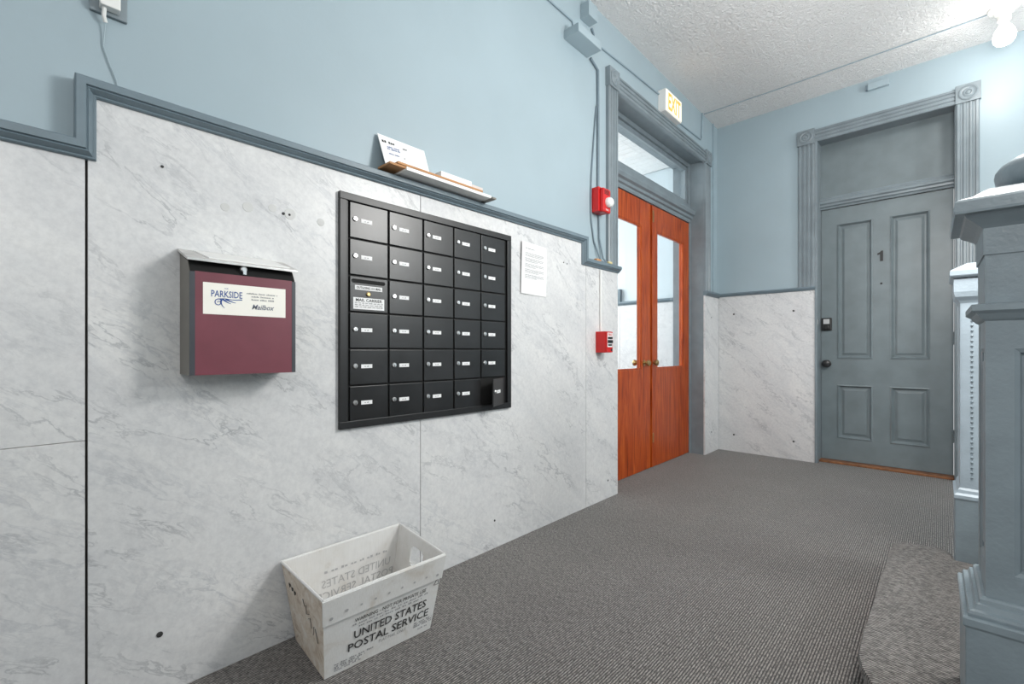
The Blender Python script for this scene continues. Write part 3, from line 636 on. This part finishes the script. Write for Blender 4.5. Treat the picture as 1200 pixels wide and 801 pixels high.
# ------------------------------------------------------------ shelf with mail on the cap rail
sh = empty('mail_shelf', (-1.61, 1.28, 1.722)); tag(sh, 'small white ledge holding mail above the mailboxes', 'shelf')
bx('board', 'white_plastic', (XL, -1.558, 1.035, 1.505, 1.724, 1.732), sh, bevel=0.001)
bx('front_edge', 'white_plastic', (-1.558, -1.553, 1.035, 1.505, 1.724, 1.737), sh); bx('bracket', 'white_plastic', (XL, XL+0.003, 1.05, 1.49, 1.732, 1.76), sh)
bx('end_bracket', 'steel_side', (XL, -1.545, 1.505, 1.530, 1.722, 1.730), sh)
tag(bx('kraft_envelope', 'kraft', (-1.655, -1.565, 0.965, 1.30, 1.7325, 1.742), None, (-1.61, 1.1, 1.7325), bevel=0.002), 'brown kraft envelope lying at the end of the ledge', 'envelope')
tag(bx('cardboard_mailer', 'kraft', (-1.63, -1.562, 1.00, 1.46, 1.7425, 1.752), None, (-1.6, 1.2, 1.7425), bevel=0.002), 'flat brown cardboard mailer on top of the kraft envelope', 'envelope')
e1 = empty('white_envelope', (-1.60, 1.06, 1.752)); tag(e1, 'large white printed envelope propped upright against the blue wall', 'envelope')
P4 = [Vector((-1.600, 0.968, 1.742)), Vector((-1.600, 1.185, 1.753)), Vector((-1.652, 1.190, 1.878)), Vector((-1.652, 0.962, 1.878))]
nn = (P4[1]-P4[0]).cross(P4[3]-P4[0]).normalized()
m = MB(); m.add(P4+[p-nn*0.003 for p in P4], [(0, 1, 2, 3), (7, 6, 5, 4), (0, 4, 5, 1), (1, 5, 6, 2), (2, 6, 7, 3), (3, 7, 4, 0)]); m.build('paper', 'paper', e1)
f = Frame(P4[0], P4[1]-P4[0], P4[3]-P4[0]); f.n = nn; m = MB()
scribble(m, f, 0.012, 0.075, 0.108, 0.011, words=(0.018, 0.03)); m.cur = 1
for q in (0.088, 0.078): scribble(m, f, 0.03, 0.09, q, 0.006)
m.cur = 2; scribble(m, f, 0.11, 0.13, 0.10, 0.010); scribble(m, f, 0.10, 0.108, 0.05, 0.008); m.cur = 1; scribble(m, f, 0.03, 0.08, 0.055, 0.005)
tag(m.build('print', ['ink', 'ink_blue', 'ink_grey'], e1), kind='stuff')
tag(bx('letter_stack', 'paper', (-1.655, -1.585, 1.232, 1.41, 1.7525, 1.786), None, (-1.62, 1.3, 1.7525), bevel=0.002), 'thin pile of white letters lying on the ledge', 'letters')
tag(bx('folded_leaflet', plain('leaflet', srgb(214, 205, 200), 0.5), (-1.66, -1.59, 1.415, 1.485, 1.7525, 1.777), None, (-1.62, 1.45, 1.7525), bevel=0.002), 'folded leaflet beside the white letters on the ledge', 'leaflet')

# ------------------------------------------------------------ postal tub
H = 0.282
base = [Vector(p) for p in ((-1.362, 0.614, 0.002), (-1.338, 0.990, 0.002), (-1.622, 1.004, 0.002), (-1.622, 0.632, 0.002))]   # front-left, front-right, back-right, back-left
rim = [Vector(p) for p in ((-1.288, 0.577, H), (-1.274, 1.005, H), (-1.632, 1.052, H), (-1.632, 0.588, H))]
tub = empty('postal_tub', (-1.47, 0.80, 0.0)); tag(tub, 'white corrugated plastic mail tub with black lettering on the carpet', 'tub')
def bil(a0, b0, b1, a1, u, v): return a0.lerp(b0, u).lerp(a1.lerp(b1, u), v)   # base a0->b0, rim a1->b1
names = ['front_wall', 'end_wall', 'back_wall', 'end_wall']
def wall_patch(i, us, vs_, holes, off, v0=0.0, v1=1.0, th=0.005):
    j = (i+1) % 4; n = ((base[j]-base[i]).cross(rim[i]-base[i])).normalized()
    P = {}; m = MB(); vid = {}; vv = []
    def vert(a_, b_, side):
        key = (a_, b_, side)
        if key not in vid:
            vid[key] = len(vv); vv.append(bil(base[i], base[j], rim[j], rim[i], us[a_], v0+(v1-v0)*vs_[b_])+n*(off-(th if side else 0)))
        return vid[key]
    fs = []; nu, nv = len(us)-1, len(vs_)-1
    solid = lambda a_, b_: 0 <= a_ < nu and 0 <= b_ < nv and (a_, b_) not in holes
    for a_ in range(nu):
        for b_ in range(nv):
            if not solid(a_, b_): continue
            q = [(a_, b_), (a_+1, b_), (a_+1, b_+1), (a_, b_+1)]
            fs.append(tuple(vert(*p, 0) for p in q)); fs.append(tuple(vert(*p, 1) for p in q[::-1]))
            for (da, db), (p0, p1) in (((0, -1), (q[0], q[1])), ((1, 0), (q[1], q[2])), ((0, 1), (q[2], q[3])), ((-1, 0), (q[3], q[0]))):
                if not solid(a_+da, b_+db): fs.append((vert(*p1, 0), vert(*p0, 0), vert(*p0, 1), vert(*p1, 1)))
    m.add(vv, fs); return m
hu = [0, 0.36, 0.39, 0.42, 0.58, 0.61, 0.64, 1]; hv = [0, 0.60, 0.63, 0.66, 0.80, 0.83, 0.86, 1]
hole = {(a_, b_) for a_ in range(1, 6) for b_ in range(1, 6)}-{(1, 1), (1, 5), (5, 1), (5, 5)}
for i in range(4):
    m = wall_patch(i, hu if i == 1 else [0, 1], hv if i == 1 else [0, 1], hole if i == 1 else set(), 0.0)
    m.build(names[i], 'tub_dirty' if i == 3 else 'tub', tub)
m = MB(); m.add([p+Vector((0, 0, 0.006)) for p in base]+base, [(0, 1, 2, 3), (7, 6, 5, 4), (0, 4, 5, 1), (1, 5, 6, 2), (2, 6, 7, 3), (3, 7, 4, 0)]); m.build('bottom', 'tub', tub)
# folded-over top band outside the front, thin bead round the rim
m = wall_patch(0, [-0.008, 1.008], [0, 1], set(), 0.006, 0.70, 1.0, 0.005); band = m.build('folded_band', 'tub', tub)
m = MB(); c5 = [p+Vector((0, 0, 0.001)) for p in rim]
for i in range(4): m.tube([c5[i], c5[(i+1) % 4]], 0.0042, 6)
m.build('rim', 'tub', tub)
n0 = ((base[1]-base[0]).cross(rim[0]-base[0])).normalized()
for i in range(9):
    u = 0.05+0.9*i/8; p = bil(base[0], base[1], rim[1], rim[0], u, 0.80 if i not in (0, 8) else 0.77)+n0*0.0062
    m = MB(); e1_ = (base[1]-base[0]).normalized(); e2_ = n0.cross(e1_)
    r = 0.0055 if i in (0, 1, 8) else 0.004
    m.add([p+e1_*r*math.cos(t)+e2_*r*math.sin(t)+n0*(0.0012 if k == 0 else 0) for k in (0,) for t in [2*math.pi*q/10 for q in range(10)]], [tuple(range(10))]); m.build('rivet', 'ink_faint', band)
class Bil:
    def __init__(s, i, off, flip=False): s.i = i; s.off = off; s.flip = flip; j = (i+1) % 4; s.n = ((base[j]-base[i]).cross(rim[i]-base[i])).normalized()
    def p(s, a_, b_, c_=0):
        i = s.i; j = (i+1) % 4; return bil(base[i], base[j], rim[j], rim[i], (1-a_) if s.flip else a_, b_)+s.n*s.off
def fit(m, body, fr, u0, u1, v, h, bold=0.0, shear=0.0, mirror=False): text_mesh(m, body, fr, h, u0, v, width=u1-u0, bold=bold, shear=shear, mirror=mirror)
fr = Bil(0, 0.0008); fw = tub.children[0]
def line(par, name, mat, *a_, **k_):
    m_ = MB(); fit(m_, *a_, **k_); return m_.build(name, mat, par)
line(fw, 'lettering', 'ink', 'WARNING - NOT FOR PRIVATE USE', fr, 0.235, 0.87, 0.578, 0.046, 0.006)
line(fw, 'lettering', 'ink', 'UNITED STATES', fr, 0.235, 0.895, 0.365, 0.100, 0.010); line(fw, 'lettering', 'ink', 'POSTAL SERVICE', fr, 0.19, 0.935, 0.222, 0.100, 0.010)
line(fw, 'lettering', 'ink_grey', 'FLAT MAIL ONLY', fr, 0.46, 0.72, 0.155, 0.042)
m = MB()
for u0, u1, v in ((0.22, 0.90, 0.540), (0.27, 0.84, 0.500), (0.08, 0.42, 0.125), (0.08, 0.34, 0.095), (0.08, 0.31, 0.070), (0.08, 0.31, 0.045), (0.80, 0.99, 0.175), (0.80, 0.99, 0.150), (0.80, 0.99, 0.125), (0.85, 0.95, 0.075)):
    scribble(m, fr, u0, u1, v, 0.020, words=(0.03, 0.07))
tag(m.build('small_print', 'ink_grey', fw), kind='stuff')
m = MB(); q = [fr.p(0.945, 0.62), fr.p(0.995, 0.62), fr.p(0.97, 0.70)]
for i in range(3): m.tube([q[i], q[(i+1) % 3]], 0.0008, 4)
m.build('recycling_mark', 'ink', fw)
# print of the back showing through, reversed, on the inside
fr = Bil(2, -0.0062, True); bw = [c for c in tub.children if c.name.startswith('back_wall')][0]; m = MB()
line(bw, 'show_through_print', 'ink_faint', 'UNITED STATES', fr, 0.27, 0.93, 0.50, 0.10, 0.0, mirror=True); line(bw, 'show_through_print', 'ink_faint', 'POSTAL SERVICE', fr, 0.22, 0.97, 0.35, 0.10, 0.0, mirror=True)
scribble(m, fr, 0.30, 0.90, 0.68, 0.03, words=(0.03, 0.07)); tag(m.build('show_through_print', 'ink_faint', bw), kind='stuff')
# marker scrawl on the near end
fr = Bil(3, 0.0012); ew = [c for c in tub.children if c.name.startswith('end_wall')][1]; m = MB()
def scr(pts, r=0.0010): m_ = MB(); m_.tube([fr.p(*p) for p in pts], r, 5); m_.build('marker_scrawl', 'ink', ew)
for k in range(3):
    cx_ = 0.17+0.065*k; scr([(cx_+0.022*math.cos(t), 0.78-0.02*k+0.030*math.sin(2*t)) for t in [0.5*i for i in range(11)]], 0.0008)
scr([(0.52, 0.78), (0.55, 0.70), (0.60, 0.74), (0.58, 0.62), (0.66, 0.66)]); scr([(0.62, 0.58), (0.68, 0.62), (0.70, 0.50), (0.77, 0.56), (0.74, 0.44)]); scr([(0.80, 0.55), (0.86, 0.40)])

# ------------------------------------------------------------ fire alarm devices and wiring
fp = empty('fire_alarm_pull', (XM, 2.587, 0.989)); tag(fp, 'red fire alarm pull station on marble beside the double doors', 'fire alarm')
bx('housing', 'red', (XM, -1.574, 2.549, 2.625, 0.989, 1.127), fp, bevel=0.003); cv = bx('cover', 'red', (-1.574, -1.564, 2.551, 2.623, 0.991, 1.125), fp, bevel=0.003)
f = left_frame(2.551, 0.991, -1.564); m = MB(); m.box(-1.5645, -1.5635, 2.557, 2.617, 1.025, 1.118); m.build('placard', 'paper', cv)
m = MB(); f = left_frame(2.557, 1.0, -1.5635); text_mesh(m, 'FIRE', f, 0.016, 0.008, 0.098, width=0.044, bold=0.02); m.build('lettering', 'red', cv)
m = MB(); m.box(-1.5635, -1.558, 2.562, 2.612, 1.078, 1.091); m.box(-1.5635, -1.556, 2.560, 2.614, 1.052, 1.071); m.box(-1.5635, -1.560, 2.566, 2.608, 1.034, 1.044); m.build('pull_handle', 'black_frame', cv, bevel=0.001)
bx('key_tab', 'black_frame', (-1.5645, -1.562, 2.600, 2.616, 1.0, 1.014), cv)
sr = empty('alarm_strobe', (XL, 2.574, 1.903)); tag(sr, 'red fire alarm horn strobe with clear dome on blue wall', 'strobe')
bx('housing', 'red', (XL, -1.605, 2.518, 2.626, 1.905, 2.063), sr, bevel=0.004); fcz = bx('face', 'red', (-1.606, -1.578, 2.530, 2.622, 1.900, 2.055), sr, bevel=0.010)
MB().lathe([(0.034, 0), (0.034, 0.010), (0.030, 0.024), (0.020, 0.033), (0.006, 0.036)], (-1.578, 2.588, 1.965), 'X', 18).build('strobe_lens', 'white_plastic', sr, smooth=True)
m = MB()
for k in range(4): m.box(-1.579, -1.576, 2.545, 2.60, 2.015+0.008*k, 2.018+0.008*k)
m.build('horn_grille', 'ink', sr)
f = left_frame(2.53, 1.90, -1.578); m = MB(); text_mesh(m, 'FIRE', f, 0.012, 0.030, 0.010, width=0.034); m.build('lettering', 'paper', sr)

ex = empty('exit_sign', (XL, 3.64, 2.927)); tag(ex, 'small white lit exit sign with amber letters above the double doors', 'exit sign')
bx('housing', 'white_plastic', (XL, -1.600, 3.49, 3.79, 2.926, 3.105), ex, bevel=0.004); fc = bx('face', 'exit_face', (-1.602, -1.594, 3.497, 3.783, 2.933, 3.098), ex, bevel=0.002)
m = MB(); text_mesh(m, 'EXIT', left_frame(3.505, 2.95, -1.594), 0.130, 0.02, 0.0, width=0.235, bold=0.025); m.build('lettering', 'exit_ink', fc)

m = MB(); m.box(XL, -1.556, 2.225, 2.475, 2.893, 2.945); rb = m.build('emergency_light_box', 'wall', None, (XL, 2.35, 2.893), bevel=0.004); tag(rb, 'blue painted junction box on the wall with conduits entering', 'junction box')
m = MB(); m.box(XL, -1.60, 2.40, 2.50, 3.105, 3.20); rb2 = m.build('junction_box', 'wall', None, (XL, 2.45, 3.105), bevel=0.003); tag(rb2, 'small blue painted junction box just below the ceiling', 'junction box')
def wire(name, pts, r, mat, label):
    m = MB(); m.tube(pts, r, 8); o = m.build(name, mat, None, pts[0], smooth=True); tag(o, label, 'wire'); return o
wire('conduit', [(XL+0.008, y, 3.04) for y in (-0.6, 0.6, 1.6, 2.30)]+[(XL+0.008, 2.34, 2.94)], 0.006, 'wire', 'thin blue painted conduit running along the wall into the junction box')
wire('conduit', [(XL+0.008, 2.44, 2.94), (XL+0.008, 2.55, 3.03), (XL+0.008, 3.0, 3.055), (XL+0.008, 3.492, 3.075)], 0.006, 'wire', 'thin blue painted conduit between junction box and exit sign')
wire('conduit', [(XL+0.008, 3.788, 2.985), (XL+0.008, 4.10, 2.995), (XL+0.008, 4.37, 3.005), (XL+0.008, 4.395, 3.03), (XL+0.008, 4.41, ZC-0.004)], 0.006, 'wire', 'thin blue conduit rising from the exit sign to the ceiling')
wire('ceiling_wire', [(XL+0.01, 4.44, ZC-0.004), (-1.0, 4.455, ZC-0.005), (0.245, 4.445, ZC-0.005)], 0.004, 'wire', 'thin wire across the ceiling to the bare bulb holder')
wire('corner_wire', [(XL+0.006, 4.70, ZC), (XL+0.006, 4.70, 2.9), (XL+0.006, 4.70, 1.58)], 0.006, 'wire', 'thin painted cable running down the wall beside the room corner')
wire('alarm_wire', [(XL+0.011, 2.50, 2.90), (XL+0.010, 2.588, 2.86), (XL+0.010, 2.592, 2.5), (XL+0.010, 2.590, 2.063)], 0.009, 'wire_grey', 'thick grey cable dropping from the junction box to the strobe')
wire('alarm_wire', [(XL+0.008, 2.574, 2.62), (XL+0.007, 2.545, 2.40), (XL+0.007, 2.516, 2.15), (XL+0.007, 2.508, 2.0), (XL+0.007, 2.512, 1.86), (XL+0.007, 2.545, 1.72), (XL+0.02, 2.605, 1.60), (XL+0.042, 2.624, 1.588)], 0.005, 'wire_grey', 'slim grey cable looping behind the strobe to the rail')
wire('alarm_wire', [(XL+0.010, 2.60, 1.905), (XL+0.010, 2.605, 1.75), (XL+0.02, 2.635, 1.62), (XL+0.042, 2.645, 1.588)], 0.006, 'wire_grey', 'short grey cable from the strobe down to the rail')
wire('surface_raceway', [(XM+0.007, 2.600, 1.535), (XM+0.007, 2.600, 1.30), (XM+0.007, 2.600, 1.127)], 0.0075, 'white_plastic', 'pale raceway down the marble to the red pull station')
wire('ceiling_wire', [(XL+0.008, 2.52, 3.105), (XL+0.012, 2.535, 3.07), (XL+0.01, 2.52, 3.0), (XL+0.02, 2.46, 2.944)], 0.007, 'wire_grey', 'short cable between the two blue junction boxes')
tag(bx('plaster_chunk', 'kraft', (XL+0.004, XL+0.03, 2.545, 2.600, 1.587, 1.607), None, (XL, 2.57, 1.587), bevel=0.006), 'crumb of broken brown plaster lying on the rail', 'plaster')
tag(bx('foam_patch', plain('foam', srgb(214, 200, 150), 0.8), (XL+0.028, XL+0.048, 2.665, 2.71, 1.587, 1.603), None, (XL, 2.69, 1.587), bevel=0.006), 'yellowish dab of foam filler on the rail below the casing', 'filler')

# intercom plate at the upper left of the wall
ic = empty('wall_intercom', (XL, 0.148, 1.90)); tag(ic, 'white wall unit on a blue backplate with a dangling wire', 'wall unit')
bx('backplate', 'trim', (XL, XL+0.012, 0.110, 0.188, 1.915, 2.09), ic, bevel=0.003); bx('cover', 'white_plastic', (XL+0.012, XL+0.040, 0.129, 0.171, 1.925, 2.06), ic, bevel=0.003)
m = MB(); m.tube([(XL+0.025, 0.139, 1.928), (XL+0.018, 0.138, 1.905), (XL+0.012, 0.142, 1.893)], 0.005, 8); m.build('plug', 'white_plastic', ic)
m = MB(); m.tube([(XL+0.012, 0.142, 1.895), (XL+0.006, 0.140, 1.86), (XL+0.004, 0.138, 1.83), (XL+0.004, 0.150, 1.79), (XL+0.004, 0.165, 1.75), (XL+0.004, 0.170, 1.72)], 0.0018, 6); m.build('wire', 'wall', ic)

# small sensor over the grey door
sb = empty('wall_sensor', (-0.37, YB, 3.195)); tag(sb, 'small pale rectangular box high above the grey door', 'sensor')
m = MB(); m.box(-0.445, -0.305, YB-0.035, YB, 3.175, 3.232); m.build('case', 'wall', sb, bevel=0.006)
bx('dark_side', 'wire_grey', (-0.458, -0.444, YB-0.030, YB, 3.180, 3.222), sb, bevel=0.002)  # separate darker grey piece forming the dark left side of the case

# porcelain lampholder with a bare bulb
lh = empty('ceiling_lamp', (0.307, 4.43, ZC)); tag(lh, 'white porcelain ceiling lampholder with bare glowing bulb', 'ceiling lamp')
MB().lathe([(0.078, ZC), (0.078, ZC-0.012), (0.070, ZC-0.022), (0.052, ZC-0.030), (0.046, ZC-0.044), (0.036, ZC-0.054), (0.033, ZC-0.085), (0.02, ZC-0.088)], (0.307, 4.43, 0), 'Z', 32).build('lampholder', 'porcelain', lh, smooth=True)
bp = [(0.016, ZC-0.080), (0.020, ZC-0.105), (0.034, ZC-0.130), (0.050, ZC-0.160), (0.056, ZC-0.190), (0.052, ZC-0.218), (0.036, ZC-0.240), (0.012, ZC-0.249)]
MB().lathe(bp, (0.307, 4.43, 0), 'Z', 24).build('bulb', 'bulb', lh, smooth=True)
pl_ = bpy.data.lights.new('bulb_light', 'POINT'); pl_.energy = BULB_POWER; pl_.shadow_soft_size = 0.05; pl_.color = (1.0, 0.98, 0.94)
po = bpy.data.objects.new('bulb_light', pl_); C.objects.link(po); po.location = (0.307, 4.38, ZC-0.31)
